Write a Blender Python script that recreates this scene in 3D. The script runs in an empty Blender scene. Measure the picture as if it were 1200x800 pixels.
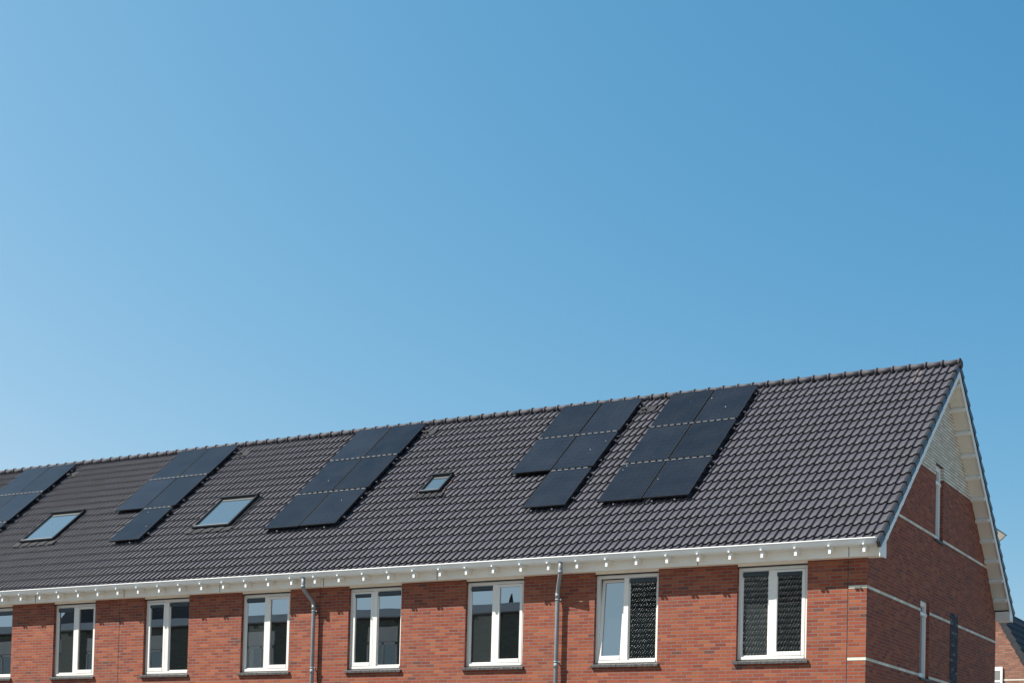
import bpy, bmesh, math, random
from mathutils import Vector, Matrix
random.seed(7)
sc = bpy.context.scene
COL = sc.collection

# ------------------------------------------------------------ materials
class N:
    def __init__(s, name):
        s.m = bpy.data.materials.new(name); s.m.use_nodes = True
        s.t = s.m.node_tree; s.t.nodes.clear()
        s.out = s.n('ShaderNodeOutputMaterial')
    def n(s, typ, **kw):
        x = s.t.nodes.new(typ)
        for k, v in kw.items(): setattr(x, k, v)
        return x
    def l(s, a, b): s.t.links.new(a, b)
    def math(s, op, a, b=None, c=None, clamp=False):
        x = s.n('ShaderNodeMath', operation=op, use_clamp=clamp)
        for i, v in enumerate((a, b, c)):
            if v is None: continue
            if isinstance(v, (int, float)): x.inputs[i].default_value = v
            else: s.l(v, x.inputs[i])
        return x.outputs[0]
    def mix(s, f, a, b, mode='MIX'):
        x = s.n('ShaderNodeMix', data_type='RGBA', blend_type=mode)
        for i, v in ((0, f), (6, a), (7, b)):
            if isinstance(v, (int, float)): x.inputs[i].default_value = v
            elif isinstance(v, tuple): x.inputs[i].default_value = (*v, 1) if len(v) == 3 else v
            else: s.l(v, x.inputs[i])
        return x.outputs[2]
    def ramp(s, f, stops, interp='LINEAR'):
        x = s.n('ShaderNodeValToRGB'); r = x.color_ramp; r.interpolation = interp
        while len(r.elements) < len(stops): r.elements.new(0.5)
        for e, (p, c) in zip(r.elements, stops):
            e.position = p; e.color = (*c, 1) if isinstance(c, tuple) else (c, c, c, 1)
        s.l(f, x.inputs[0]); return x.outputs[0]
    def noise(s, vec, scale, detail=3, rough=.55):
        x = s.n('ShaderNodeTexNoise'); x.inputs['Scale'].default_value = scale
        x.inputs['Detail'].default_value = detail; x.inputs['Roughness'].default_value = rough
        s.l(vec, x.inputs['Vector']); return x.outputs[0]
    def bsdf(s, color=None, rough=.6, spec=.5, metal=0, bump=None, bstr=.3, bdist=.01, coat=0):
        b = s.n('ShaderNodeBsdfPrincipled')
        if isinstance(color, tuple): b.inputs['Base Color'].default_value = (*color, 1)
        elif color is not None: s.l(color, b.inputs['Base Color'])
        if isinstance(rough, (int, float)): b.inputs['Roughness'].default_value = rough
        else: s.l(rough, b.inputs['Roughness'])
        b.inputs['Specular IOR Level'].default_value = spec
        b.inputs['Metallic'].default_value = metal
        b.inputs['Coat Weight'].default_value = coat
        if bump is not None:
            u = s.n('ShaderNodeBump'); u.inputs['Strength'].default_value = bstr; u.inputs['Distance'].default_value = bdist
            s.l(bump, u.inputs['Height']); s.l(u.outputs[0], b.inputs['Normal'])
        s.l(b.outputs[0], s.out.inputs[0]); return b
    def pos(s):
        return s.n('ShaderNodeNewGeometry').outputs['Position']

def plain(name, color, rough=.5, spec=.5, metal=0, var=.12, scale=3.0, dirt=.0):
    k = N(name); p = k.pos()
    f = k.noise(p, scale, 4)
    lo = tuple(c*(1-var) for c in color); hi = tuple(min(1, c*(1+var*.6)) for c in color)
    c = k.ramp(f, [(.3, lo), (.7, hi)])
    if dirt:
        g = k.noise(p, 14, 5, .7)
        c = k.mix(k.ramp(g, [(.55, 0.0), (.75, dirt)]), c, (.18, .16, .13))
    k.bsdf(c, rough, spec, metal, bump=k.noise(p, 60, 2), bstr=.06, bdist=.002)
    return k.m

def brick_mat(name, palette, mortar, grime=.25, joint=.0105, perp=1.0):
    """running bond, 62.5 mm courses, 215 mm bricks, in metres; every brick its own colour"""
    k = N(name)
    geo = k.n('ShaderNodeNewGeometry')
    sp = k.n('ShaderNodeSeparateXYZ'); k.l(geo.outputs['Position'], sp.inputs[0])
    sn = k.n('ShaderNodeSeparateXYZ'); k.l(geo.outputs['True Normal'], sn.inputs[0])
    side = k.math('GREATER_THAN', k.math('ABSOLUTE', sn.outputs[0]), .5)
    u = k.math('ADD', k.math('MULTIPLY', sp.outputs[0], k.math('SUBTRACT', 1.0, side)), k.math('MULTIPLY', sp.outputs[1], side))
    u = k.math('ADD', u, 100.0*.215)
    row = k.math('FLOOR', k.math('DIVIDE', k.math('ADD', sp.outputs[2], 62.5), .0625))
    par = k.math('MODULO', row, 2.0)
    cu = k.math('ADD', k.math('DIVIDE', u, .215), k.math('MULTIPLY', par, .5))
    # slight course-to-course wander of the perpends
    wn0 = k.n('ShaderNodeTexWhiteNoise', noise_dimensions='1D'); k.l(row, wn0.inputs['W'])
    cu = k.math('ADD', cu, k.math('MULTIPLY', wn0.outputs['Value'], .07))
    cell = k.math('FLOOR', cu)
    fu = k.math('MULTIPLY', k.math('SUBTRACT', cu, cell), .215)
    fv = k.math('SUBTRACT', k.math('ADD', sp.outputs[2], 62.5), k.math('MULTIPLY', row, .0625))
    cv = k.n('ShaderNodeCombineXYZ'); k.l(cell, cv.inputs[0]); k.l(row, cv.inputs[1])
    wn = k.n('ShaderNodeTexWhiteNoise', noise_dimensions='2D'); k.l(cv.outputs[0], wn.inputs['Vector'])
    col = k.ramp(wn.outputs['Value'], palette, 'CONSTANT')
    # second random: brightness
    ws = k.n('ShaderNodeSeparateColor'); k.l(wn.outputs['Color'], ws.inputs[0])
    br = k.math('MULTIPLY_ADD', ws.outputs[1], .24, .84)
    col = k.mix(1.0, col, _grey(k, br), 'MULTIPLY')
    p = geo.outputs['Position']
    fine = k.noise(p, 38, 4, .7)
    col = k.mix(1.0, col, _grey(k, k.math('MULTIPLY_ADD', fine, .6, .7)), 'MULTIPLY')
    big = k.noise(p, .9, 4, .6)
    col = k.mix(k.ramp(big, [(.45, 0.0), (.8, grime)]), col, (.11, .06, .048))
    bloom = k.noise(p, 3.1, 5, .7)
    col = k.mix(k.ramp(bloom, [(.60, 0.0), (.78, .22)]), col, (.27, .22, .19))
    ju = k.math('LESS_THAN', fu, joint); jv = k.math('LESS_THAN', fv, joint)
    jm = k.math('MAXIMUM', k.math('MULTIPLY', ju, perp), jv)
    mo = k.mix(k.noise(p, 5, 3), tuple(c*.7 for c in mortar), tuple(c*1.2 for c in mortar))
    col = k.mix(jm, col, mo)
    h = k.math('SUBTRACT', k.math('MULTIPLY', fine, .25), jm)
    k.bsdf(col, .82, .25, bump=h, bstr=.7, bdist=.005)
    return k.m
def _grey(k, v):
    c = k.n('ShaderNodeCombineColor')
    for i in range(3): k.l(v, c.inputs[i])
    return c.outputs[0]

M = {}
RED = [(0, (.225, .0500, .0255)), (.20, (.255, .0600, .0290)), (.45, (.282, .0740, .0330)), (.62, (.240, .0540, .0270)),
       (.78, (.305, .0860, .0380)), (.93, (.185, .0420, .0250)), (.98, (.140, .048, .034))]
M['brick'] = brick_mat('red_brick', RED, (.165, .147, .130), joint=.0115)
M['white_brick'] = brick_mat('white_brick', [(0, (.64, .59, .49)), (.4, (.70, .65, .55)), (.8, (.58, .53, .43))], (.11, .095, .08), grime=.04, joint=.013, perp=.2)
M['dark_brick'] = brick_mat('blue_black_glazed_brick', [(0, (.022, .025, .035)), (.5, (.04, .045, .06)), (.85, (.10, .11, .14))], (.04, .04, .045), grime=.0)
M['far_brick'] = brick_mat('pale_red_brick', [(0, (0.272, 0.1156, 0.0748)), (.4, (0.3264, 0.1496, 0.0952)), (.8, (0.2244, 0.0952, 0.068))], (0.1496, 0.1224, 0.1088), grime=.1, joint=.014)

def glazed_mat():
    k = N('glazed_black_tile'); p = k.pos()
    k.bsdf(k.mix(k.noise(p, 9, 3), (.008, .009, .010), (.03, .032, .033)), .30, .6, bump=k.noise(p, 26, 3, .8), bstr=1.0, bdist=.05); return k.m
M['glazed'] = glazed_mat()
def tile_mat():
    k = N('anthracite_roof_tile'); p = k.pos()
    sp = k.n('ShaderNodeSeparateXYZ'); k.l(p, sp.inputs[0])
    cx = k.math('FLOOR', k.math('DIVIDE', sp.outputs[0], .30)); cz = k.math('FLOOR', k.math('DIVIDE', sp.outputs[2], .2196))
    cv = k.n('ShaderNodeCombineXYZ'); k.l(cx, cv.inputs[0]); k.l(cz, cv.inputs[1])
    wn = k.n('ShaderNodeTexWhiteNoise', noise_dimensions='2D'); k.l(cv.outputs[0], wn.inputs['Vector'])
    c = k.ramp(wn.outputs['Value'], [(0, (.033, .0315, .0405)), (.5, (.0375, .0365, .0485)), (1, (.0435, .0425, .056))])
    g = k.noise(p, 2.2, 5, .65)
    c = k.mix(k.ramp(g, [(.45, 0.0), (.8, .35)]), c, (.049, .046, .056))
    d = k.noise(p, 22, 4, .7)
    c = k.mix(k.ramp(d, [(.62, 0.0), (.85, .25)]), c, (.04, .037, .04))
    # mortar dribble under the ridge near the gable
    dx = k.math('ABSOLUTE', k.math('ADD', sp.outputs[0], .46)); dz = k.math('ABSOLUTE', k.math('SUBTRACT', sp.outputs[2], 7.88))
    m = k.math('MULTIPLY', k.math('LESS_THAN', dx, .045), k.math('LESS_THAN', dz, .22))
    m = k.math('MULTIPLY', m, k.math('GREATER_THAN', k.noise(p, 17, 3), .5))
    c = k.mix(k.math('MULTIPLY', m, .5), c, (.25, .20, .16))
    r = k.ramp(wn.outputs['Value'], [(0, .58), (1, .66)])
    k.bsdf(c, r, .34, bump=k.noise(p, 90, 3), bstr=.12, bdist=.003)
    return k.m
M['tile'] = tile_mat()
M['ridge'] = plain('ridge_tile', (.062, .058, .066), .7, spec=.3, var=.15, scale=5, dirt=.1)
M['verge'] = plain('verge_tile', (.028, .028, .031), .4, var=.25, scale=6)
M['cream'] = plain('cream_painted_board', (.75, .705, .625), .55, var=.05, scale=2.2, dirt=.08)
M['white'] = plain('white_painted_wood', (.78, .775, .76), .42, var=.04, dirt=.04)
M['gutter'] = plain('pale_blue_grey_gutter', (.66, .73, .76), .4, var=.05, scale=4, dirt=.06)
M['barge'] = plain('pale_barge_board', (.76, .77, .75), .5, var=.05, dirt=.06)
M['frame'] = plain('cream_window_frame', (.71, .685, .64), .4, var=.04, dirt=.04)
M['pipe'] = plain('grey_downpipe', (.20, .215, .23), .5, var=.12, scale=6)
M['stone'] = plain('dark_stone_sill', (0.0578, 0.0578, 0.0578), .6, var=.6, scale=16)
M['black'] = plain('black_rubber', (.012, .012, .013), .6, var=.1)
M['grille'] = plain('dark_grey_ventilation_grille', (.025, .033, .038), .3, var=.1)
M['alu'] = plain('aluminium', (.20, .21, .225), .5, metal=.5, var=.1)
M['skyframe'] = plain('grey_roof_window_frame', (.024, .029, .034), .85, spec=.15, var=.1)
M['buff'] = plain('buff_roof_edge', (.24, .22, .175), .7, var=.1)
M['lead'] = plain('lead_flashing', (.020, .021, .023), .75, spec=.3, var=.3, scale=9)
M['terracotta'] = plain('red_brown_flashing_edge', (.16, .07, .05), .6, var=.3, scale=9)
M['blind'] = plain('beige_blind', (.085, .082, .075), .8, var=.05)
M['room'] = plain('dark_room_backing', (.03, .03, .03), .9, var=.1)
M['fartile'] = plain('dark_blue_roof_tile', (.012, .019, .030), .75, var=.2)

def glass_mat(name, refl, tint, body=(.008, .011, .012), wave=.0):
    k = N(name)
    g = k.n('ShaderNodeBsdfGlossy'); g.inputs['Roughness'].default_value = .004; g.inputs['Color'].default_value = (*tint, 1)
    d = k.n('ShaderNodeBsdfDiffuse'); d.inputs['Color'].default_value = (*body, 1)
    if wave:
        b = k.n('ShaderNodeBump'); b.inputs['Strength'].default_value = wave; b.inputs['Distance'].default_value = .02
        k.l(k.noise(k.pos(), 1.1, 1), b.inputs['Height']); k.l(b.outputs[0], g.inputs['Normal'])
    fr = k.n('ShaderNodeFresnel'); fr.inputs[0].default_value = 1.5
    f = k.math('ADD', refl, k.math('MULTIPLY', fr.outputs[0], .6), clamp=True)
    mx = k.n('ShaderNodeMixShader'); k.l(f, mx.inputs[0]); k.l(d.outputs[0], mx.inputs[1]); k.l(g.outputs[0], mx.inputs[2])
    k.l(mx.outputs[0], k.out.inputs[0]); return k.m
M['glass'] = glass_mat('window_glass', .30, (.94, .93, .93), body=(.010, .014, .014), wave=.03)
M['skyglass'] = glass_mat('roof_window_glass', .50, (.95, .98, .96), body=(.095, .135, .165))
M['glass_grey'] = glass_mat('window_glass_with_net_curtain', .30, (.94, .93, .93), body=(.035, .043, .042), wave=.03)
M['opposite'] = brick_mat('dark_brown_brick', [(0, (.060, .050, .044)), (.4, (.075, .062, .052)), (.8, (.045, .038, .036))], (.06, .055, .05), grime=.1)

def panel_mat():
    k = N('solar_cell_glass')
    tc = k.n('ShaderNodeTexCoord'); sp = k.n('ShaderNodeSeparateXYZ'); k.l(tc.outputs['Object'], sp.inputs[0])
    def line(v, per, w):
        fr = k.math('FRACT', k.math('DIVIDE', k.math('ADD', v, 50*per), per)); return k.math('LESS_THAN', fr, w)
    g = k.math('MAXIMUM', line(sp.outputs[0], .157, .03), line(sp.outputs[1], .155, .03))
    bus = line(sp.outputs[0], .0314, .10)
    c = k.mix(k.math('MULTIPLY', bus, .6), (.008, .011, .018), (.030, .035, .045))
    c = k.mix(k.math('MULTIPLY', g, .8), c, (.027, .032, .041))
    oi = k.n('ShaderNodeObjectInfo')
    c = k.mix(1.0, c, _grey(k, k.math('MULTIPLY_ADD', oi.outputs['Random'], .5, .75)), 'MULTIPLY')
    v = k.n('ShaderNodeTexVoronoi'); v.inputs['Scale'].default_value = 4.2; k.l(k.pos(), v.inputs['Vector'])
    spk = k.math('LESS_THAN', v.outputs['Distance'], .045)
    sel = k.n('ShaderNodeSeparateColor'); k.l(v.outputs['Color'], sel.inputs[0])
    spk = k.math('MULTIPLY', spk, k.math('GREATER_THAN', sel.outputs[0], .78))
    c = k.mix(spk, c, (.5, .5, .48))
    dust = k.noise(k.pos(), 1.6, 5, .6)
    c = k.mix(k.ramp(dust, [(.35, .0), (.85, .03)]), c, (.30, .30, .30))
    k.bsdf(c, k.math('MULTIPLY_ADD', dust, .04, .20), .34)
    return k.m
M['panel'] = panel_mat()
M['panel_frame'] = plain('black_anodised_frame', (.02, .021, .024), .35, var=.1)

def ground_mat():
    k = N('paving'); p = k.pos()
    a = k.noise(p, .15, 5); c = k.mix(a, (.19, .175, .155), (.25, .23, .20))
    k.bsdf(c, .9, .2); return k.m
M['ground'] = ground_mat()

# ------------------------------------------------------------ mesh builder
class MB:
    def __init__(s): s.v = []; s.f = []; s.sm = []; s.mi = []
    def quad(s, *pts, smooth=False, mi=0):
        i = len(s.v); s.v += [tuple(p) for p in pts]; s.f.append(tuple(range(i, i+len(pts)))); s.sm.append(smooth); s.mi.append(mi); return s
    def box(s, x0, x1, y0, y1, z0, z1, mi=0):
        p = [(x, y, z) for z in (z0, z1) for y in (y0, y1) for x in (x0, x1)]
        i = len(s.v); s.v += p
        for f in ((0,2,3,1), (4,5,7,6), (0,1,5,4), (2,6,7,3), (0,4,6,2), (1,3,7,5)):
            s.f.append(tuple(i+j for j in f)); s.sm.append(False); s.mi.append(mi)
        return s
    def hexa(s, p, mi=0):
        """8 points: lower 4 (loop) + upper 4 (loop)"""
        i = len(s.v); s.v += [tuple(q) for q in p]
        for f in ((3,2,1,0), (4,5,6,7), (0,1,5,4), (1,2,6,5), (2,3,7,6), (3,0,4,7)):
            s.f.append(tuple(i+j for j in f)); s.sm.append(False); s.mi.append(mi)
        return s
    def prism(s, poly, vec, mi=0):
        n = len(poly); a = [Vector(p) for p in poly]; b = [p+Vector(vec) for p in a]
        i = len(s.v); s.v += [tuple(p) for p in a+b]
        s.f.append(tuple(i+j for j in range(n))); s.f.append(tuple(i+n+j for j in reversed(range(n))))
        for j in range(n): s.f.append((i+j, i+(j+1) % n, i+n+(j+1) % n, i+n+j))
        k = n+2; s.sm += [False]*k; s.mi += [mi]*k; return s
    def tube(s, pts, r, seg=16):
        pts = [Vector(p) for p in pts]; rings = []
        for j, p in enumerate(pts):
            d = (pts[min(j+1, len(pts)-1)]-pts[max(j-1, 0)]).normalized()
            a = d.cross(Vector((0, 1, 0))) if abs(d.y) < .8 else d.cross(Vector((1, 0, 0)))
            a.normalize(); b = d.cross(a).normalized(); rr = r[j] if isinstance(r, (list, tuple)) else r
            i = len(s.v); s.v += [tuple(p+rr*(math.cos(t)*a+math.sin(t)*b)) for t in (2*math.pi*q/seg for q in range(seg))]
            rings.append(i)
        for a, b in zip(rings, rings[1:]):
            for q in range(seg):
                s.f.append((a+q, a+(q+1) % seg, b+(q+1) % seg, b+q)); s.sm.append(True); s.mi.append(0)
        for e in (rings[0], rings[-1]):
            s.f.append(tuple(e+q for q in range(seg))); s.sm.append(False); s.mi.append(0)
        return s
    def build(s, name, mats, parent=None, bevel=0, fix=True):
        me = bpy.data.meshes.new(name); me.from_pydata(s.v, [], s.f)
        for m in (mats if isinstance(mats, (list, tuple)) else [mats]): me.materials.append(m)
        me.polygons.foreach_set('use_smooth', s.sm); me.polygons.foreach_set('material_index', s.mi)
        if fix:
            bm = bmesh.new(); bm.from_mesh(me); bmesh.ops.recalc_face_normals(bm, faces=bm.faces); bm.to_mesh(me); bm.free()
        me.update()
        o = bpy.data.objects.new(name, me); COL.objects.link(o)
        if parent: o.parent = parent
        if bevel:
            b = o.modifiers.new('bevel', 'BEVEL'); b.width = bevel; b.segments = 2; b.limit_method = 'ANGLE'
        return o
def empty(name, loc=(0, 0, 0), parent=None):
    o = bpy.data.objects.new(name, None); o.location = loc; o.empty_display_size = .2; COL.objects.link(o)
    if parent: o.parent = parent
    return o
def tag(o, label=None, cat=None, group=None, kind=None):
    if label: o['label'] = label
    if cat: o['category'] = cat
    if group: o['group'] = group
    if kind: o['kind'] = kind
    return o
def share(name, src, parent, loc=(0, 0, 0)):
    o = bpy.data.objects.new(name, src.data); COL.objects.link(o); o.parent = parent; o.location = loc
    for md in src.modifiers:
        b = o.modifiers.new(md.name, md.type); b.width = md.width; b.segments = md.segments; b.limit_method = md.limit_method
    return o

# ------------------------------------------------------------ dimensions (metres)
GZ = -2.45                       # ground
D = 9.733                        # depth of the terrace
XL = -36.0                       # hidden far end of the terrace
XE = .314                        # outer face of the barge board
Y0, Z0 = -.36, 3.63              # lower edge of the tiles
YR, ZR = D/2, 8.02               # ridge line of the tile plane
SL = math.hypot(YR-Y0, ZR-Z0); CY, CZ = (YR-Y0)/SL, (ZR-Z0)/SL
TAN = CZ/CY
def R(x, s, h=0.0): return (x, Y0+s*CY-h*CZ, Z0+s*CZ+h*CY)
def RB(x, s, h=0.0):             # rear slope
    p = R(x, s, h); return (x, D-p[1], p[2])
def roofz(y): return Z0+(min(y, D-y)-Y0)*TAN

# ------------------------------------------------------------ the terrace
B = empty('terraced_house', (0, 0, GZ))
B.location = (0, 0, 0)
tag(B, 'long red brick terrace with dark tiled roof and white brick gable top', 'building')

ZT, ZB = 3.4217, 1.760
OW = 1.315
WX = [-2.385, -5.255, -8.118, -10.968, -13.805, -16.612, -19.43, -22.12, -24.95, -27.8, -30.6]
# front wall with openings, reveals 0.30 deep
def wall_grid(mb, u0, u1, z0, z1, holes, P, depth_vec):
    us = sorted({u0, u1, *[h[0] for h in holes], *[h[1] for h in holes]})
    for a, b in zip(us, us[1:]):
        cuts = [(h[2], h[3]) for h in holes if h[0] <= a+1e-6 and h[1] >= b-1e-6]
        z = z0
        for c0, c1 in sorted(cuts):
            if c0 > z: mb.quad(P(a, z), P(b, z), P(b, c0), P(a, c0))
            z = c1
        if z < z1-1e-6: mb.quad(P(a, z), P(b, z), P(b, z1), P(a, z1))
    dv = Vector(depth_vec)
    for h0, h1, c0, c1 in holes:
        q = [Vector(P(h0, c0)), Vector(P(h1, c0)), Vector(P(h1, c1)), Vector(P(h0, c1))]
        for i in range(4):
            a, b = q[i], q[(i+1) % 4]; mb.quad(a, b, b+dv, a+dv)
mb = MB()
holes = [(x, x+OW, 1.705, 3.60) for x in WX if x > XL]
wall_grid(mb, XL, 0, GZ, 3.62, holes, lambda u, z: (u, 0, z), (0, .30, 0))
mb.quad((XL, D, GZ), (0, D, GZ), (0, D, 3.62), (XL, D, 3.62))
mb.quad((XL, 0, GZ), (XL, D, GZ), (XL, D, 3.62), (XL, YR, ZR-.3), (XL, 0, 3.62))
mb.build('front_wall', M['brick'], B, fix=False)

# gable wall: red up to z = 5.75, white brick above, both cut by openings
ZW = 5.75
def gy(z): return max(0.0, (z+.20-Z0)/TAN+Y0)         # front edge of the wall under the soffit
g = MB(); gw = MB()
hole_l = (3.43, 4.09, 1.6875, 3.1875); hole_u = (4.395, 4.99, 4.5, 6.0)
def PG(u, z): return (0, u, z)
# lower rectangle
wall_grid(g, 0, D, GZ, 3.50, [hole_l], PG, (-.30, 0, 0))
def trap(mb, ya, yb, za, zb):
    """strip of the gable between heights, clipped by both slopes, between y limits"""
    a0 = max(ya, gy(za)); b0 = min(yb, D-gy(za)); a1 = max(ya, gy(zb)); b1 = min(yb, D-gy(zb))
    mb.quad(PG(a0, za), PG(b0, za), PG(b1, zb), PG(a1, zb))
trap(g, 0, D, 3.50, 4.5)
for za, zb, m in ((4.5, ZW, g), (ZW, 6.0, gw)):
    a0, a1 = gy(za), gy(zb)
    m.quad(PG(a0, za), PG(hole_u[0], za), PG(hole_u[0], zb), PG(a1, zb))
    m.quad(PG(hole_u[1], za), PG(D-a0, za), PG(D-a1, zb), PG(hole_u[1], zb))
    for y in (hole_u[0], hole_u[1]): m.quad(PG(y, za), PG(y, zb), (-.3, y, zb), (-.3, y, za))
g.quad(PG(hole_u[0], 4.5), PG(hole_u[1], 4.5), (-.3, hole_u[1], 4.5), (-.3, hole_u[0], 4.5))
gw.quad(PG(hole_u[0], 6.0), PG(hole_u[1], 6.0), (-.3, hole_u[1], 6.0), (-.3, hole_u[0], 6.0))
gw.quad(PG(gy(6.0), 6.0), PG(D-gy(6.0), 6.0), PG(YR, ZR-.20))
tag(g.build('gable_wall', M['brick'], B, fix=False), 'shaded red brick end wall')
tag(gw.build('gable_top', M['white_brick'], B, fix=False), 'white brick triangle at the top of the end wall')

# white brick bands, 3 mm proud, wrapping the corner
def band(z0, ya, yb, front):
    m = MB(); segs = [(ya, yb)]
    for h in (hole_l, hole_u):
        if h[2] < z0+.03 and h[3] > z0+.03 or abs(h[2]-z0-.0625) < .07: pass
    out = []
    for a, b in segs:
        for h in (hole_l, hole_u):
            if h[2]-.01 < z0+.03 < h[3]: out.append((a, h[0])); a = h[1]
        out.append((a, b))
    if z0 > 2.5 and z0 < 3.1:
        a, b = out.pop(); out += [(a, 5.68), (6.305, b)]
    for a, b in out: m.box(-.02, .004, a, b, z0+.0105, z0+.0625)
    if front: m.box(-.323, .004, -.004, .02, z0+.0105, z0+.0625)
    m.build('brick_band', M['white_brick'], B)
band(2.9375, .02, D, True); band(1.6875, .02, D, True); band(4.5, gy(4.53)-.05, D-gy(4.53)+.05, False)
# slit of dark glazed brick
MB().box(-.02, .006, 5.68, 6.305, GZ, 3.1875).build('dark_brick_panel', M['dark_brick'], B)
# expansion joints
for x in (-.335, -11.71, -17.36, -23.0):
    MB().box(x-.006, x+.006, -.002, .01, GZ, 3.62).build('expansion_joint', M['black'], B)

# ---- roof tiles
PER = .15; NC = 20; PS = SL/NC
prof = [(0, .0), (.16, .0), (.34, .004), (.47, .012), (.59, .023), (.70, .031), (.79, .034), (.86, .030), (.905, .016), (.945, .003)]
def tiles(name, F, x0, x1, dens=1):
    vs, fs, sm = [], [], []
    nroll = int((x1-x0)/PER)
    rnd = random.Random(3)
    for c in range(NC):
        rowj = [rnd.uniform(-.003, .003) for _ in range(nroll//2+2)]
        tilt = [rnd.uniform(-.0015, .0015) for _ in range(nroll//2+2)]
        base = len(vs); cols = 0
        for k in range(nroll):
            t = k//2
            for u, h in prof:
                x = x1-(nroll-k-u)*PER
                sl = (c*PS if c else .047)-.012+rowj[t]*1.2+(.006 if u > .45 and u < .9 else 0)
                lo = .042+h+rowj[t]*.5+tilt[t]*(u+(k % 2)-1)
                hi = .006+h
                vs += [F(x, sl+.014, lo-(.060 if c else .012)), F(x, sl, lo-.001), F(x, sl+.001, lo), F(x, (c+1)*PS+.02, hi)]
                cols += 1
        for j in range(cols-1):
            a = base+4*j; b = a+4
            for q in range(3):
                fs.append((a+q, b+q, b+q+1, a+q+1)); sm.append(q == 2)
    me = bpy.data.meshes.new(name); me.from_pydata(vs, [], fs); me.materials.append(M['tile'])
    me.polygons.foreach_set('use_smooth', sm); me.update()
    bm = bmesh.new(); bm.from_mesh(me)
    bm.normal_update(); bm.faces.ensure_lookup_table()
    if bm.faces[2].normal.z < 0: bmesh.ops.reverse_faces(bm, faces=bm.faces)
    bm.to_mesh(me); bm.free()
    o = bpy.data.objects.new(name, me); COL.objects.link(o); o.parent = B; return o
tag(tiles('roof', R, XL, .30), 'front roof slope of dark rolled tiles')
tag(tiles('roof', RB, -6, .30), 'rear roof slope of dark rolled tiles')
# verge tiles with side flaps
m = MB()
for F in (R, RB):
    for c in range(NC):
        s0, s1 = c*PS-.02, (c+1)*PS+.01
        a, b = .275, .334
        b0 = b+.006
        lo = [F(a, s0, -.045), F(b0, s0, -.045), F(b-.006, s1, -.085), F(a, s1, -.085)]
        hi = [F(a, s0, .088), F(b0, s0, .080), F(b-.006, s1, .038), F(a, s1, .044)]
        m.hexa(lo+hi)
m.build('verge_tiles', M['verge'], B, bevel=.008)
# ridge caps
m = MB(); n = 0; x = XE+.02
while x > XL:
    for (xa, xb, ra, rb) in ((x-.040, x, .092, .089), (x-.34, x-.040, .070, .066)):
        seg = 12; ia = len(m.v)
        jz = random.uniform(-.003, .003)
        for xx, rr in ((xa, ra), (xb, rb)):
            for q in range(seg+1):
                t = math.pi*(-.28+1.56*q/seg)
                m.v.append((xx, YR-rr*math.cos(t)*1.15, ZR+.058+jz+rr*math.sin(t)))
        for q in range(seg):
            m.f.append((ia+q, ia+q+1, ia+seg+2+q, ia+seg+1+q)); m.sm.append(True); m.mi.append(0)
        for e in (ia, ia+seg+1):
            m.f.append(tuple(e+q for q in range(seg+1))); m.sm.append(False); m.mi.append(0)
    x -= .336
m.build('ridge', M['ridge'], B)
# end cap on the gable
MB().tube([(XE+.015, YR, ZR+.02), (XE+.04, YR, ZR+.02), (XE+.05, YR, ZR+.02)], [.09, .09, .07], 20).build('ridge_end_cap', M['ridge'], B)

# roof slab (soffit) + blocks + barge boards
def slab(F, x0, x1, h0, h1, s0, s1, mb):
    mb.hexa([F(x0, s0, h1), F(x1, s0, h1), F(x1, s1, h1), F(x0, s1, h1), F(x0, s0, h0), F(x1, s0, h0), F(x1, s1, h0), F(x0, s1, h0)])
m = MB()
TOPS = SL-.01
for F in (R, RB): slab(F, XL, XE-.02, -.03, -.16, .30, TOPS-.10, m)
m.build('soffit', M['cream'], B)
# joints and supporting blocks under the verge (both slopes)
for F in (R, RB):
    s = .55 if F is R else .60
    while s < SL-.25:
        mm = MB(); slab(F, .0, XE-.021, -.165, -.235, s, s+.075, mm)
        mm.build('verge_block', M['barge'], B, bevel=.004); s += .585
m = MB(); slab(RB, .0, XE-.022, -.158, -.163, 3.55, 3.56, m); m.build('soffit_joint', M['black'], B)
# barge boards as one mesh per slope, mitred at the ridge
for sgn in (1, -1):
    ys = -.30
    def Y(y): return y if sgn == 1 else D-y
    hi0, lo0 = roofz(ys)-.085, roofz(ys)-.245
    poly = [(XE-.018, Y(ys), hi0), (XE-.018, Y(YR), ZR-.085), (XE-.018, Y(YR), ZR-.245), (XE-.018, Y(ys), lo0)]
    MB().prism(poly, (.018, 0, 0)).build('barge_board', M['barge'], B, bevel=.003)
# cheek boxes closing the eaves at the gable
for sgn in (1, -1):
    def Y(y): return y if sgn == 1 else D-y
    poly = [(XE-.016, Y(-.25), 3.452), (XE-.016, Y(.04), 3.452), (XE-.016, Y(.04), roofz(.04)-.246), (XE-.016, Y(-.25), roofz(-.25)-.12)]
    MB().prism(poly, (.022, 0, 0)).build('eaves_cheek', M['barge'], B)

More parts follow.
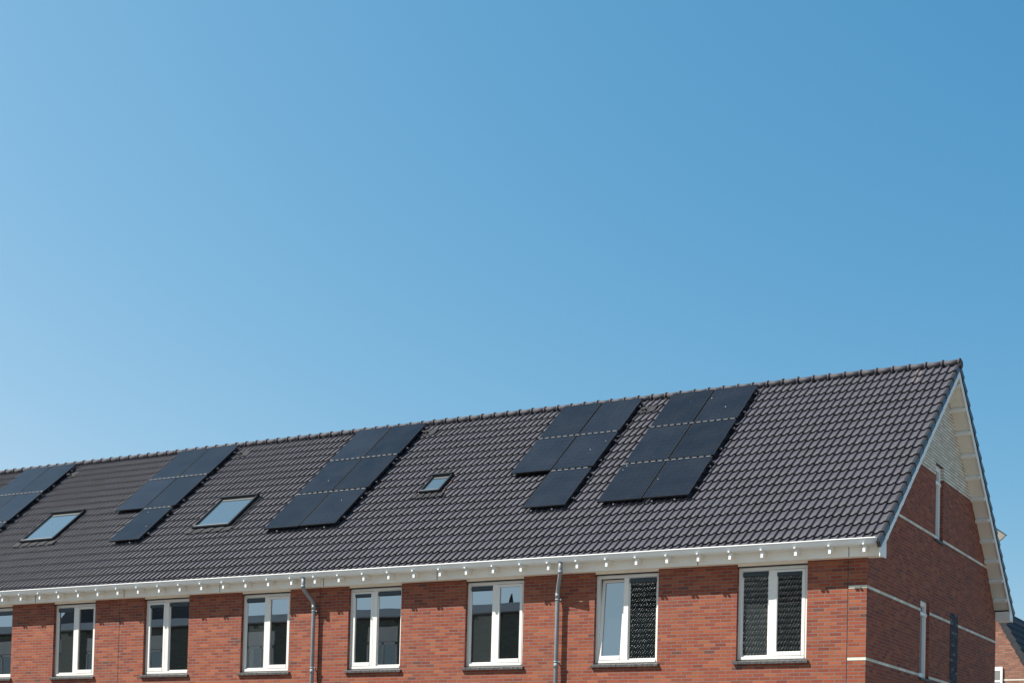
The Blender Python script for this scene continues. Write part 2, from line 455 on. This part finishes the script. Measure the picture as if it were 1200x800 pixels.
# ---- eaves box, gutter
ZX = 3.477; BY = -.17
m = MB(); m.box(XL, XE-.035, BY, .10, ZX, 3.66)
m.build('eaves_box', M['cream'], B)
m = MB(); m.box(-.0, XE-.02, D-.05, D+.27, 3.447, 3.66); m.build('eaves_box', M['cream'], B)
MB().box(.0, XE-.06, -.05, .10, ZX+.02, 3.60).build('eaves_return', M['cream'], B)
for x in (-.275, -3.09, -5.90, -8.70, -11.50, -14.29, -17.08, -19.87, -22.6):
    MB().box(x-.006, x+.006, BY-.0025, BY+.01, ZX+.002, 3.648).build('board_joint', M['black'], B)
gp = [(BY, 3.652), (-.30, 3.652), (-.335, 3.653), (-.352, 3.658), (-.366, 3.670), (-.404, 3.722), (-.410, 3.732), (-.421, 3.734), (-.427, 3.742), (-.422, 3.753), (-.409, 3.754), (-.401, 3.744), (-.396, 3.722), (-.360, 3.675), (-.33, 3.664), (BY, 3.664)]
m = MB(); n = len(gp); xs = [XL]+[-.35-5.6*k for k in range(6, -1, -1)]+[XE-.045]
rings = []
for x in xs:
    i = len(m.v); m.v += [(x, y, z) for y, z in gp]; rings.append(i)
for a, b in zip(rings, rings[1:]):
    for q in range(n-1): m.f.append((a+q, a+q+1, b+q+1, b+q)); m.sm.append(True); m.mi.append(0)
m.f.append(tuple(rings[-1]+q for q in range(n))); m.sm.append(False); m.mi.append(0)
gut = m.build('gutter', M['gutter'], B)
MB().box(XL, XE-.046, -.431, -.404, 3.7385, 3.7565).build('gutter_lip', M['white'], gut, bevel=.004)
# end plate of the gutter
MB().prism([(XE-.045, BY, 3.652), (XE-.045, -.345, 3.655), (XE-.045, -.37, 3.671), (XE-.045, -.418, 3.735), (XE-.045, -.418, 3.75), (XE-.045, BY, 3.75)], (.01, 0, 0)).build('gutter_end', M['gutter'], gut)
x = .045
first = None
while x > -27:
    if first is None:
        a = MB().box(-.030, .034, -.315, BY-.001, 3.553, 3.651)
        first = a.build('gutter_bracket', M['cream'], B, bevel=.003); first.location.x = x
        pgb = MB().box(-.026, .026, -.346, -.3155, 3.519, 3.612)
        peg = pgb.build('bracket_cap', M['white'], first, bevel=.006)
        kb = MB().box(-.016, .016, -.412, -.375, 3.640, 3.668)
        knob = kb.build('bracket_clip', M['white'], first)
        st = MB().hexa([(-.006, -.380, 3.668), (.006, -.380, 3.668), (.006, -.366, 3.668), (-.006, -.366, 3.668), (-.006, -.416, 3.728), (.006, -.416, 3.728), (.006, -.404, 3.728), (-.006, -.404, 3.728)])
        strap = st.build('bracket_strap', M['gutter'], first)
    else:
        c = share('gutter_bracket', first, B, (x+random.uniform(-.006, .006), 0, 0))
        share('bracket_clip', knob, c); share('bracket_cap', peg, c); share('bracket_strap', strap, c)
    x -= .6128

# ---- front windows
def window_parts():
    """shared meshes; sash on the left or right half. Opening 0..OW, z ZB..ZT, frame face at y=.075"""
    res = {}
    yf = .075
    mid0, mid1 = .575, .672
    f = MB()
    f.box(.0, .060, yf, yf+.09, ZB, ZT); f.box(OW-.060, OW, yf, yf+.09, ZB, ZT)
    f.box(.060, OW-.060, yf, yf+.09, ZT-.058, ZT); f.box(.060, OW-.060, yf-.012, yf+.09, ZB, ZB+.050)
    f.box(mid0, mid1, yf-.004, yf+.088, ZB+.050, ZT-.058)
    res['frame'] = f
    return res
def sash_mb(x0, x1):
    yf = .068; z0, z1 = ZB+.056, ZT-.064; a = .062
    s = MB(); s.box(x0, x0+a, yf, yf+.07, z0, z1); s.box(x1-a, x1, yf, yf+.07, z0, z1)
    s.box(x0+a, x1-a, yf, yf+.07, z1-.052, z1); s.box(x0+a, x1-a, yf-.006, yf+.07, z0, z0+.078)
    return s, (x0+a, x1-a, z0+.078, z1-.052)
FR = None; cache = {}
def get(key, mbf, name, mat, parent, bevel=0):
    if key in cache: return share(name, cache[key], parent)
    o = mbf().build(name, mat, parent, bevel=bevel); cache[key] = o; return o
spec = [ # sash side, grille on left half, grille on right half, tilt
    ('R', 1, 1, 0), ('L', 0, 1, 1), ('R', 1, 0, 0), ('L', 1, 1, 0), ('R', 1, 0, 0), ('L', 1, 1, 0), ('R', 1, 0, 0), ('L', 1, 1, 0), ('R', 1, 0, 0), ('L', 1, 1, 0), ('R', 1, 0, 0)]
for x, (side, gl, gr, tilt) in zip(WX, spec):
    w = get('frame', lambda: window_parts()['frame'], 'window', M['frame'], B, .004); w.location = (x, 0, 0)
    left = (.060, .575); right = (.672, OW-.060)
    sx, fx = (left, right) if side == 'L' else (right, left)
    # fixed pane with beads
    z0, z1 = ZB+.050, ZT-.058
    def bead(fx=fx):
        b = MB(); b.box(fx[0], fx[0]+.022, .10, .125, z0, z1); b.box(fx[1]-.022, fx[1], .10, .125, z0, z1); b.box(fx[0]+.022, fx[1]-.022, .10, .125, z0, z0+.03); b.box(fx[0]+.022, fx[1]-.022, .10, .125, z1-.02, z1); return b
    get('bead'+side, bead, 'glazing_bead', M['frame'], w)
    get('pane'+side, lambda: MB().box(fx[0]+.022, fx[1]-.022, .112, .118, z0+.03, z1-.02), 'pane', M['glass_grey' if side == 'R' else 'glass'], w)
    s, (a, b, c, d) = sash_mb(*sx)
    so = get('sash'+side, lambda: s, 'sash', M['frame'], w, .004)
    po = get('spane'+side, lambda: MB().box(a, b, .098, .104, c, d), 'pane', M['glass'], w)
    gs = (gl, gr) if side == 'R' else (gr, gl)      # (fixed half, sash half)
    if gs[0]: get('gr'+side, lambda: MB().box(fx[0]+.02, fx[1]-.02, .085, .11, z1-.11, z1-.018).box(fx[0]+.02, fx[1]-.02, .070, .085, z1-.095, z1-.045), 'vent_grille', M['grille'], w)
    if gs[1]: get('gs'+side, lambda: MB().box(a-.002, b+.002, .062, .095, d-.062, d+.006).box(a-.002, b+.002, .052, .062, d-.045, d-.012), 'vent_grille', M['grille'], w)
    if tilt:
        tag(so, 'sash tilted inwards at the top')
        for o in (so, po):
            piv = Matrix.Translation((0, .10, ZB+.056)) @ Matrix.Rotation(math.radians(-5.0), 4, 'X') @ Matrix.Translation((0, -.10, -ZB-.056))
            o.matrix_local = piv
    def sill():
        q = MB(); xx = -.045; nn = 13; wdt = (OW+.09)/nn
        for k in range(nn):
            q.hexa([(xx+.001, -.05, 1.672), (xx+wdt-.003, -.05, 1.672), (xx+wdt-.003, .08, 1.690), (xx+.001, .08, 1.690),
                    (xx+.001, -.05, 1.718), (xx+wdt-.003, -.05, 1.718), (xx+wdt-.003, .08, 1.756), (xx+.001, .08, 1.756)]); xx += wdt
        return q
    get('sill', sill, 'sill', M['stone'], w, .003)
    get('drip', lambda: MB().box(.0, OW, .02, .09, ZT+.001, ZT+.016), 'drip_strip', M['black'], w)
    lp = get('lintel', lambda: MB().box(.002, OW-.002, .012, .12, ZT+.018, 3.60), 'lintel_board', M['cream'], B)
    lp.location = (x, 0, 0)
MB().box(XL+.3, -.35, .31, .33, 1.2, 3.6).build('dark_backing', M['room'], B)  # dark sheet added close behind the windows, its colour stands in for room darkness

# ---- gable windows (tall and narrow, set back)
for (ya, yb, za, zb, tz) in ((*hole_l, 2.905), (*hole_u, 5.63)):
    f = MB(); x0, x1 = -.16, -.065
    f.box(x0, x1, ya, ya+.10, za, zb); f.box(x0, x1, yb-.10, yb, za, zb)
    f.box(x0, x1+.003, ya+.10, yb-.10, zb-.10, zb); f.box(x0, x1+.003, ya+.10, yb-.10, za, za+.10)
    f.box(x0, x1+.018, ya+.002, yb-.002, tz, tz+.06)
    w = f.build('window', M['white'], B, bevel=.003)
    MB().box(-.125, -.118, ya+.10, yb-.10, za+.10, tz).build('pane', M['glass'], w)
    MB().box(-.125, -.118, ya+.10, yb-.10, tz+.06, zb-.10).build('pane', M['glass'], w)
    MB().hexa([(-.10, ya-.03, za-.045), (.045, ya-.03, za-.055), (.045, yb+.05, za-.055), (-.10, yb+.05, za-.045),
               (-.10, ya-.03, za+.005), (.045, ya-.03, za-.012), (.045, yb+.05, za-.012), (-.10, yb+.05, za+.005)]).build('sill', M['stone'], w)

# ---- downpipes
def arc(pts, r=.09, n=5):
    P = [Vector(p) for p in pts]; out = [P[0]]
    for a, b, c in zip(P, P[1:], P[2:]):
        d0 = (a-b).normalized(); d1 = (c-b).normalized()
        k = min(r, (a-b).length*.45, (c-b).length*.45)
        for i in range(n+1):
            t = i/n; out.append((b+d0*k)*(1-t)**2+2*b*t*(1-t)+(b+d1*k)*t*t)
    out.append(P[-1]); return out
for pts in ([(-11.905, -.335, 3.655), (-11.905, -.335, 3.42), (-11.79, -.10, 3.15), (-11.79, -.10, GZ)],
            [(-5.83, -.335, 3.655), (-5.83, -.335, 3.44), (-6.0, -.10, 3.13), (-6.0, -.10, GZ)]):
    mp = MB(); mp.tube(arc(pts), .040)
    xx, yy = pts[-1][0], pts[-1][1]
    for z in (3.06, 1.72): mp.tube([(xx, yy, z-.045), (xx, yy, z+.045)], .0455)
    mp.tube([(pts[0][0], -.335, 3.44), (pts[0][0], -.335, 3.50)], .0455)
    dp = mp.build('downpipe', M['pipe'], B)
    for z in (2.98, 1.79):
        c = MB(); c.tube([(xx, yy, z-.014), (xx, yy, z+.014)], .048); c.box(xx-.008, xx+.008, yy+.04, .0, z-.01, z+.01); c.box(xx+.04, xx+.085, yy-.01, yy+.012, z-.015, z+.015)
        c.build('pipe_clamp', M['pipe'], dp)

# ---- skylights
def skylight(x0, x1, s0, s1, small=False):
    g_ = empty('skylight', R((x0+x1)/2, (s0+s1)/2, 0), B)
    inv = Matrix.Translation(-Vector(g_.location))
    hT = .125; w = .045 if small else .055
    def part(name, mat, fn, lab=None, bev=0):
        q = MB(); fn(q); q.v = [tuple(Vector(v)-g_.location) for v in q.v]; o = q.build(name, mat, g_, bevel=bev)
        if lab: o['label'] = lab
        return o
    def fr(q):
        slab(R, x0, x0+w, hT, -.02, s0, s1, q); slab(R, x1-w, x1, hT, -.02, s0, s1, q)
        slab(R, x0+w, x1-w, hT, -.02, s0, s0+w, q); slab(R, x0-.01, x1+.01, hT+.035, -.02, s1-w*1.3, s1, q)
    part('frame', M['skyframe'], fr, bev=.008)
    part('bottom_bar', M['alu'], lambda q: slab(R, x0+w*.8, x1-w*.8, hT+.006, hT-.02, s0+w*.75, s0+w*1.15, q))
    part('pane', M['skyglass'], lambda q: slab(R, x0+w, x1-w, .088, .080, s0+w, s1-w*2.6, q))
    part('blind_strip', M['blind'], lambda q: slab(R, x0+w, x1-w, .087, .080, s1-w*2.6, s1-w*1.3, q))
    def fl(q):
        nn = 14
        for k in range(nn):
            a = x0-.12+(x1-x0+.24)*k/nn; b = x0-.12+(x1-x0+.24)*(k+1)/nn
            h = .05+.012*math.sin(k*2.1)
            slab(R, a, b, h+.015, .0, s0-.17-.01*(k % 3), s0-.001, q)
    part('flashing', M['lead'], fl)
    def red(q):
        slab(R, x0-.055, x0-.004, .055, -.02, s0-.10, s1-.05, q); slab(R, x1+.014, x1+.055, .055, -.02, s0-.05, s1+.03, q)
    part('side_flashing', M['terracotta'] if small else M['lead'], red)
skylight(-10.665, -10.13, 3.23, 3.98, True)
skylight(-16.60, -15.48, 2.46, 3.86)
skylight(-22.27, -21.12, 2.48, 3.91)

# ---- cable flashings beside the arrays
for x, s in ((-23.45, 6.22), (-17.62, 6.36), (-12.0, 6.38), (-6.30, 6.30)):
    q = MB()
    for k in range(5):
        slab(R, x-.17+.07*k, x-.10+.07*k, .056+.006*math.sin(k*1.9+x), .0, s-.14-.02*(k % 2), s+.12+.02*((k+1) % 2), q)
    q.tube([R(x-.05, s-.02, .05), R(x-.05, s-.06, .11), R(x-.13, s-.08, .10)], .028, 10)
    q.build('cable_flashing', M['lead'], B)

# ------------------------------------------------------------ solar panels: each panel is a thing, each array's rails another
rows = [2.035, 3.584, 5.179, 6.711]
CW = .997; HP = .155
arrays = [('rightmost array', -5.845, 'full'), ('array left of the rightmost one', -8.530, 'L'), ('middle array above the gap between skylights', -14.190, 'full'),
          ('array left of the middle one', -19.900, 'L'), ('leftmost array, cut by the picture edge', -25.60, 'full')]
arrays = [('array nearest the gable', -5.845, 'full'), ('stepped array near the gable', -8.530, 'L'), ('array right of the middle skylight', -14.190, 'full'),
          ('stepped array left of the middle skylight', -19.900, 'L'), ('array at the left picture edge', -25.60, 'full')]
slope_rot = Matrix(((1, 0, 0), (0, CY, -CZ), (0, CZ, CY))).to_4x4()
def local(x, s, h): return (x, s, h)
pf = MB(); W2, H2 = CW/2-.017, (rows[1]-rows[0])/2-.024
t = .012
pf.box(-W2, W2, -H2, -H2+t, -.035, 0); pf.box(-W2, W2, H2-t, H2, -.035, 0); pf.box(-W2, -W2+t, -H2+t, H2-t, -.035, 0); pf.box(W2-t, W2, -H2+t, H2-t, -.035, 0)
pf.box(-W2+t, W2-t, -H2+t, H2-t, -.034, -.012)
pgm = MB().box(-W2+t, W2-t, -H2+t, H2-t, -.0119, -.002)
src = None
colname = ('left', 'right'); rowname = ('bottom', 'middle', 'top')
for lab, ax, kind in arrays:
    for r in range(3):
        for c in range(2):
            if kind == 'L' and r == 0 and c == 0: continue
            if ax < -25 and False: continue
            px, ps = ax+(c+.5)*CW, (rows[r]+rows[r+1])/2
            h = HP+random.uniform(-.003, .003)
            e = empty('solar_panel')
            rot = slope_rot @ Matrix.Rotation(random.uniform(-.002, .002), 4, 'Z') @ Matrix.Rotation(random.uniform(-.003, .003), 4, 'X')
            e.matrix_world = Matrix.Translation(R(px, ps, h)) @ rot
            tag(e, 'black solar panel, %s %s one of the %s' % (rowname[r], colname[c], lab), 'solar panel', 'solar panels on the tiled roof')
            if src is None:
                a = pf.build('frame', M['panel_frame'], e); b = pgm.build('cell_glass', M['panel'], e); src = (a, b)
            else: share('frame', src[0], e); share('cell_glass', src[1], e)
    # mounting rails (two under each row) with end caps and roof hooks
    e = empty('mounting_rails', R(ax+CW, rows[0], 0))
    tag(e, 'aluminium rails and roof hooks under the %s' % lab, 'mounting rails', 'rails under the solar panels')
    off = Vector(e.location)
    def mk(name, mat, q): q.v = [tuple(Vector(v)-off) for v in q.v]; return q.build(name, mat, e)
    for r in range(3):
        xa = ax+.04 if not (kind == 'L' and r == 0) else ax+CW+.04
        for fr_ in (.22, .76):
            s = rows[r]+(rows[r+1]-rows[r])*fr_
            q = MB(); slab(R, xa, ax+2*CW+.045, HP-.038, HP-.075, s-.02, s+.02, q); mk('rail', M['panel_frame'], q)
            q = MB(); slab(R, ax+2*CW+.045, ax+2*CW+.052, HP-.036, HP-.078, s-.022, s+.022, q); mk('rail_cap', M['alu'], q)
            for xx in (xa+.1, ax+CW+.1, ax+2*CW-.12):
                if xx < xa: continue
                q = MB(); slab(R, xx-.02, xx+.02, HP-.075, .02, s-.10, s-.06, q); mk('roof_hook', M['alu'], q)
    for r in (1, 2):                      # pale dashes added in the gap between two rows, standing in for glints
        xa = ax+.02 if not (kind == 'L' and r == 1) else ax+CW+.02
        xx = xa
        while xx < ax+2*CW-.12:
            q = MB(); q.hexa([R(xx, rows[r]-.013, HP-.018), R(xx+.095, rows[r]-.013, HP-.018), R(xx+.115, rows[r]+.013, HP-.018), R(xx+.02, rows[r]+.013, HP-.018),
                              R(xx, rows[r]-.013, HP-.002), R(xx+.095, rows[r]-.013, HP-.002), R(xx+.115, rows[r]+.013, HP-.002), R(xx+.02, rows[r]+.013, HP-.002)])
            mk('glint_dash', M['alu'], q); xx += .15
    s = rows[0]
    for xx in ([ax+.37] if kind == 'full' else [])+[ax+CW+.2, ax+CW+.68]:
        q = MB(); slab(R, xx-.016, xx+.016, .085, .045, s-.015, s+.01, q); mk('roof_hook', M['alu'], q)

# ------------------------------------------------------------ neighbouring house (lower right corner)
H = empty('neighbouring_house'); tag(H, 'pale brick house with dark blue roof, seen behind the gable at the lower right corner', 'building')
YH = 24.0; ap = (-3.205, 5.523); sl = (ap[1]-3.952)/(2.323-3.205)   # right verge slope
xr = -1.75; zr = ap[1]+sl*(xr-ap[0]); xl = -7.6; zl = ap[1]-(ap[0]-xl)*.84
q = MB(); q.quad((xl, YH, GZ), (xr, YH, GZ), (xr, YH, zr-.05), (ap[0], YH, ap[1]-.05), (xl, YH, zl-.05))
q.quad((xr, YH, GZ), (xr, YH+9, GZ), (xr, YH+9, zr-.05), (xr, YH, zr-.05)); q.quad((xl, YH, GZ), (xl, YH+9, GZ), (xl, YH+9, zl-.05), (xl, YH, zl-.05))
q.quad((xl, YH+9, GZ), (xr, YH+9, GZ), (xr, YH+9, zr-.05), (ap[0], YH+9, ap[1]-.05), (xl, YH+9, zl-.05))
q.build('wall', M['far_brick'], H, fix=False)
# right slope: courses as stepped slabs; left slope plain
LR = math.hypot(xr-ap[0], zr-ap[1]); ux, uz = (xr-ap[0])/LR, (zr-ap[1])/LR; nx, nz = -uz, ux
q = MB(); nc = 10
for k in range(nc):
    a, b = LR*k/nc, LR*(k+1)/nc+.03
    def S(t, h, y): return (ap[0]+ux*t+nx*h, y, ap[1]+uz*t+nz*h)
    q.hexa([S(a, .0, YH-.08), S(b, .03, YH-.08), S(b, .03, YH+9.1), S(a, .0, YH+9.1), S(a, .05, YH-.08), S(b, .085, YH-.08), S(b, .085, YH+9.1), S(a, .05, YH+9.1)])
q.prism([(ap[0], YH-.08, ap[1]), (xl-.2, YH-.08, zl-.17), (xl-.2, YH-.08, zl-.07), (ap[0], YH-.08, ap[1]+.1)], (0, 9.18, 0))
q.build('roof', M['fartile'], H)
q = MB()
for k in range(nc):
    a, b = LR*k/nc+.005, LR*(k+1)/nc+.02
    q.hexa([S(a, -.13, YH-.14), S(b, -.10, YH-.14), S(b, -.10, YH-.082), S(a, -.13, YH-.082), S(a, .06, YH-.14), S(b, .10, YH-.14), S(b, .10, YH-.082), S(a, .06, YH-.082)])
q.build('verge_tiles', M['verge'], H, bevel=.006)
w = MB(); w.box(-3.75, -3.68, YH-.05, YH+.05, 2.2, 3.70); w.box(-3.03, -2.965, YH-.05, YH+.05, 2.2, 3.70); w.box(-3.68, -3.03, YH-.05, YH+.05, 3.58, 3.70); w.box(-3.68, -3.03, YH-.05, YH+.05, 2.2, 2.3); w.box(-3.68, -3.03, YH-.05, YH+.04, 3.22, 3.28)
w = w.build('window', M['white'], H)
MB().box(-3.68, -3.03, YH-.012, YH-.004, 2.3, 3.58).build('pane', M['glass'], w)
MB().box(-2.96, xr, YH-.006, YH+.02, 3.26, 3.325).build('brick_band', M['white_brick'], H)

# house further back, only a corner of its roof edge shows beyond the rear verge
F2 = empty('distant_house'); tag(F2, 'distant house of which only a cream roof corner shows beyond the rear roof edge', 'building')
YF = 30.0
q = MB(); q.prism([(-5.4, YF, 9.75), (-4.261, YF, 8.91), (-4.42, YF, 8.76), (-4.90, YF, 8.45), (-5.7, YF, 8.30)], (0, .12, 0)); q.build('roof_edge', M['buff'], F2)
q = MB(); q.box(-14, -7.6, YF+.3, YF+6, GZ, 8.35); q.build('wall', M['far_brick'], F2)
q = MB(); q.prism([(-5.4, YF-.03, 9.75), (-4.24, YF-.03, 8.90), (-4.24, YF-.03, 8.925), (-5.4, YF-.03, 9.80)], (0, .16, 0)); q.prism([(-14.2, YF, 8.2), (-5.6, YF, 8.2), (-5.5, YF, 9.6), (-8, YF, 9.9)], (0, .3, 0)); q.prism([(-14.2, YF, 8.2), (-7.5, YF, 8.2), (-9, YF, 9.9)], (0, 6.3, 0)); q.build('roof', M['verge'], F2)

# ------------------------------------------------------------ houses across the street (they stand behind the camera and show only as reflections)
OA = empty('opposite_terrace', (0, 0, 0)); tag(OA, 'flat roofed dark brick terrace across the street, mirrored in the left windows', 'building')
ya = -20.0; yb = -29.0
q = MB(); q.box(-62, -17.6, yb, ya, GZ, 5.55); q.build('wall', M['opposite'], OA)
q = MB(); q.box(-62.3, -17.3, yb-.3, ya+.35, 5.56, 5.84); q.build('roof_edge', M['gutter'], OA)
q = MB(); q.prism([(-41.6, -21, 5.84), (-37.6, -21, 5.84), (-37.8, -21, 8.6), (-39.4, -21, 8.2)], (0, -6, 0)); q.build('roof', M['tile'], OA)
q = MB(); q.tube([(-18.95, -20.4, 5.84), (-18.95, -20.4, 6.0), (-18.95, -20.4, 6.28)], [.10, .08, .03], 10); q.build('flue', M['black'], OA)
q = MB(); q.tube([(-18.2, -20.5, 5.84), (-18.2, -20.5, 6.0), (-18.2, -20.5, 6.04), (-18.2, -20.5, 6.16)], [.03, .03, .12, .06], 10); q.build('flue', M['black'], OA)
for k in range(15):
    x = -21.9-2.78*k
    w = MB(); w.box(x, x+1.3, ya, ya+.03, 4.72, 5.25)
    for a, b in ((x, x+.07), (x+.62, x+.70), (x+1.23, x+1.3)): w.box(a, b, ya, ya+.05, 3.0, 4.72)
    w.box(x, x+1.3, ya, ya+.05, 4.60, 4.70); w.box(x, x+1.3, ya, ya+.05, 3.0, 3.08)
    w = w.build('window', M['frame'], OA)
    MB().box(x+.07, x+1.23, ya+.004, ya+.02, 3.08, 4.60).build('pane', M['glass'], w)
    if k % 2: MB().box(x+.09, x+.32, ya+.021, ya+.03, 3.08, 4.6).build('curtain', M['white'], w)
OB = empty('opposite_house', (0, 0, 0)); tag(OB, 'dark tiled house across the street, mirrored in the two windows nearest the gable', 'building')
q = MB(); q.box(-16.9, -6.3, -29.6, -20.4, GZ, 3.5); q.build('wall', M['brick'], OB)
me = None
vs, fs, sm = [], [], []
ncc = 21; pB = .33
for c in range(ncc):
    base = len(vs); cols = 0
    for k in range(108):
        for u, h in ((0, 0), (.3, 0), (.5, .018), (.7, .034), (.9, .018)):
            x = -17.1+(k+u)*.10; sl_ = c*pB; j = random.uniform(-.004, .004)
            for s_, hh in ((sl_, .005+h), (sl_, .010+h+j), (sl_+pB+.01, .005+h)):
                vs.append((x, -20.0-s_*CY+hh*CZ, 3.55+s_*CZ+hh*CY))
            cols += 1
    for j in range(cols-1):
        a = base+3*j; b = a+3
        for q_ in range(2): fs.append((a+q_, a+q_+1, b+q_+1, b+q_)); sm.append(q_ == 1)
me = bpy.data.meshes.new('roof'); me.from_pydata(vs, [], fs); me.materials.append(M['glazed']); me.polygons.foreach_set('use_smooth', sm); me.update()
ro = bpy.data.objects.new('roof', me); COL.objects.link(ro); ro.parent = OB
q = MB(); zr_ = 3.55+ncc*pB*CZ; yr_ = -20-ncc*pB*CY
q.prism([(-17.1, -20.05, 3.5), (-17.1, yr_, zr_-.04), (-17.1, 2*yr_+20.05, 3.5)], (10.9, 0, 0)); q.build('roof_body', M['fartile'], OB)

# ------------------------------------------------------------ ground
q = MB(); q.quad((-900, -900, GZ), (900, -900, GZ), (900, 900, GZ), (-900, 900, GZ))
tag(q.build('ground', M['ground']), kind='structure')

# ------------------------------------------------------------ light
SAZ = math.radians(50); SEL = math.radians(49.6)
to = Vector((-math.sin(SAZ)*math.cos(SEL), -math.cos(SAZ)*math.cos(SEL), math.sin(SEL)))
sun = bpy.data.lights.new('sun', 'SUN'); sun.energy = 5.0; sun.angle = math.radians(.53); sun.color = (1, .965, .90)
so = bpy.data.objects.new('sun', sun); COL.objects.link(so); so.rotation_euler = to.to_track_quat('Z', 'Y').to_euler()
w = bpy.data.worlds.new('World'); sc.world = w; w.use_nodes = True
nt = w.node_tree; bg = nt.nodes['Background']
sky = nt.nodes.new('ShaderNodeTexSky'); sky.sky_type = 'NISHITA'; sky.sun_disc = False
sky.sun_elevation = SEL; sky.sun_rotation = math.atan2(to.x, to.y)
sky.altitude = 0; sky.air_density = 1.0; sky.dust_density = .6; sky.ozone_density = 2.0
EV = .90
def wn_(t, **k):
    x = nt.nodes.new(t)
    for a, b in k.items(): setattr(x, a, b)
    return x
def wm(op, a, b=None):
    x = wn_('ShaderNodeMath', operation=op)
    for i, v in enumerate((a, b)):
        if v is None: continue
        if isinstance(v, (int, float)): x.inputs[i].default_value = v
        else: nt.links.new(v, x.inputs[i])
    return x.outputs[0]
tc = wn_('ShaderNodeTexCoord'); dp = wn_('ShaderNodeVectorMath', operation='DOT_PRODUCT')
nt.links.new(tc.outputs['Generated'], dp.inputs[0]); dp.inputs[1].default_value = tuple(to)
spc = wn_('ShaderNodeSeparateColor'); nt.links.new(sky.outputs[0], spc.inputs[0]); cc = wn_('ShaderNodeCombineColor')
sz = wn_('ShaderNodeSeparateXYZ'); nt.links.new(tc.outputs['Generated'], sz.inputs[0])
zen = wm('MULTIPLY', wm('MAXIMUM', wm('SUBTRACT', sz.outputs[2], .47), 0.0), 2.4)
chan = []
for i, (a, g_, b) in enumerate(((-2.770, 1.64, 1.549), (-1.785, .865, .718), (-1.378, .6480, .384))):
    v = wm('MULTIPLY', wm('POWER', spc.outputs[i], g_), wm('EXPONENT', wm('SUBTRACT', wm('MULTIPLY', wm('MINIMUM', dp.outputs['Value'], .45), b), zen)))
    chan.append(wm('MULTIPLY', v, math.exp(a)/.11/2**EV))
chan[1] = wm('MINIMUM', chan[1], wm('MULTIPLY', chan[2], .80)); chan[0] = wm('MINIMUM', chan[0], wm('MULTIPLY', chan[1], .68))
for i in range(3): nt.links.new(chan[i], cc.inputs[i])
nt.links.new(cc.outputs[0], bg.inputs[0]); bg.inputs[1].default_value = .11

# ------------------------------------------------------------ camera
cam = bpy.data.cameras.new('camera'); co = bpy.data.objects.new('camera', cam); COL.objects.link(co)
r_ = Vector((.86807075, .49580556, .02510035)); u_ = Vector((-.00640342, -.0393738, .99920403)); f_ = Vector((-.49639921, .86754052, .0310044))
co.matrix_world = Matrix(((r_.x, u_.x, -f_.x, 8.12776758), (r_.y, u_.y, -f_.y, -26.39850744), (r_.z, u_.z, -f_.z, -.84410365), (0, 0, 0, 1)))
cam.sensor_width = 36; cam.lens = 1835.5696/1200*36; cam.shift_y = (878.5623-400)/1200; cam.clip_end = 3000; cam.clip_start = .1
sc.camera = co
sc.view_settings.view_transform = 'Standard'; sc.view_settings.look = 'None'; sc.view_settings.gamma = 1; sc.view_settings.exposure = EV
sc.render.resolution_x = 1024; sc.render.resolution_y = 682
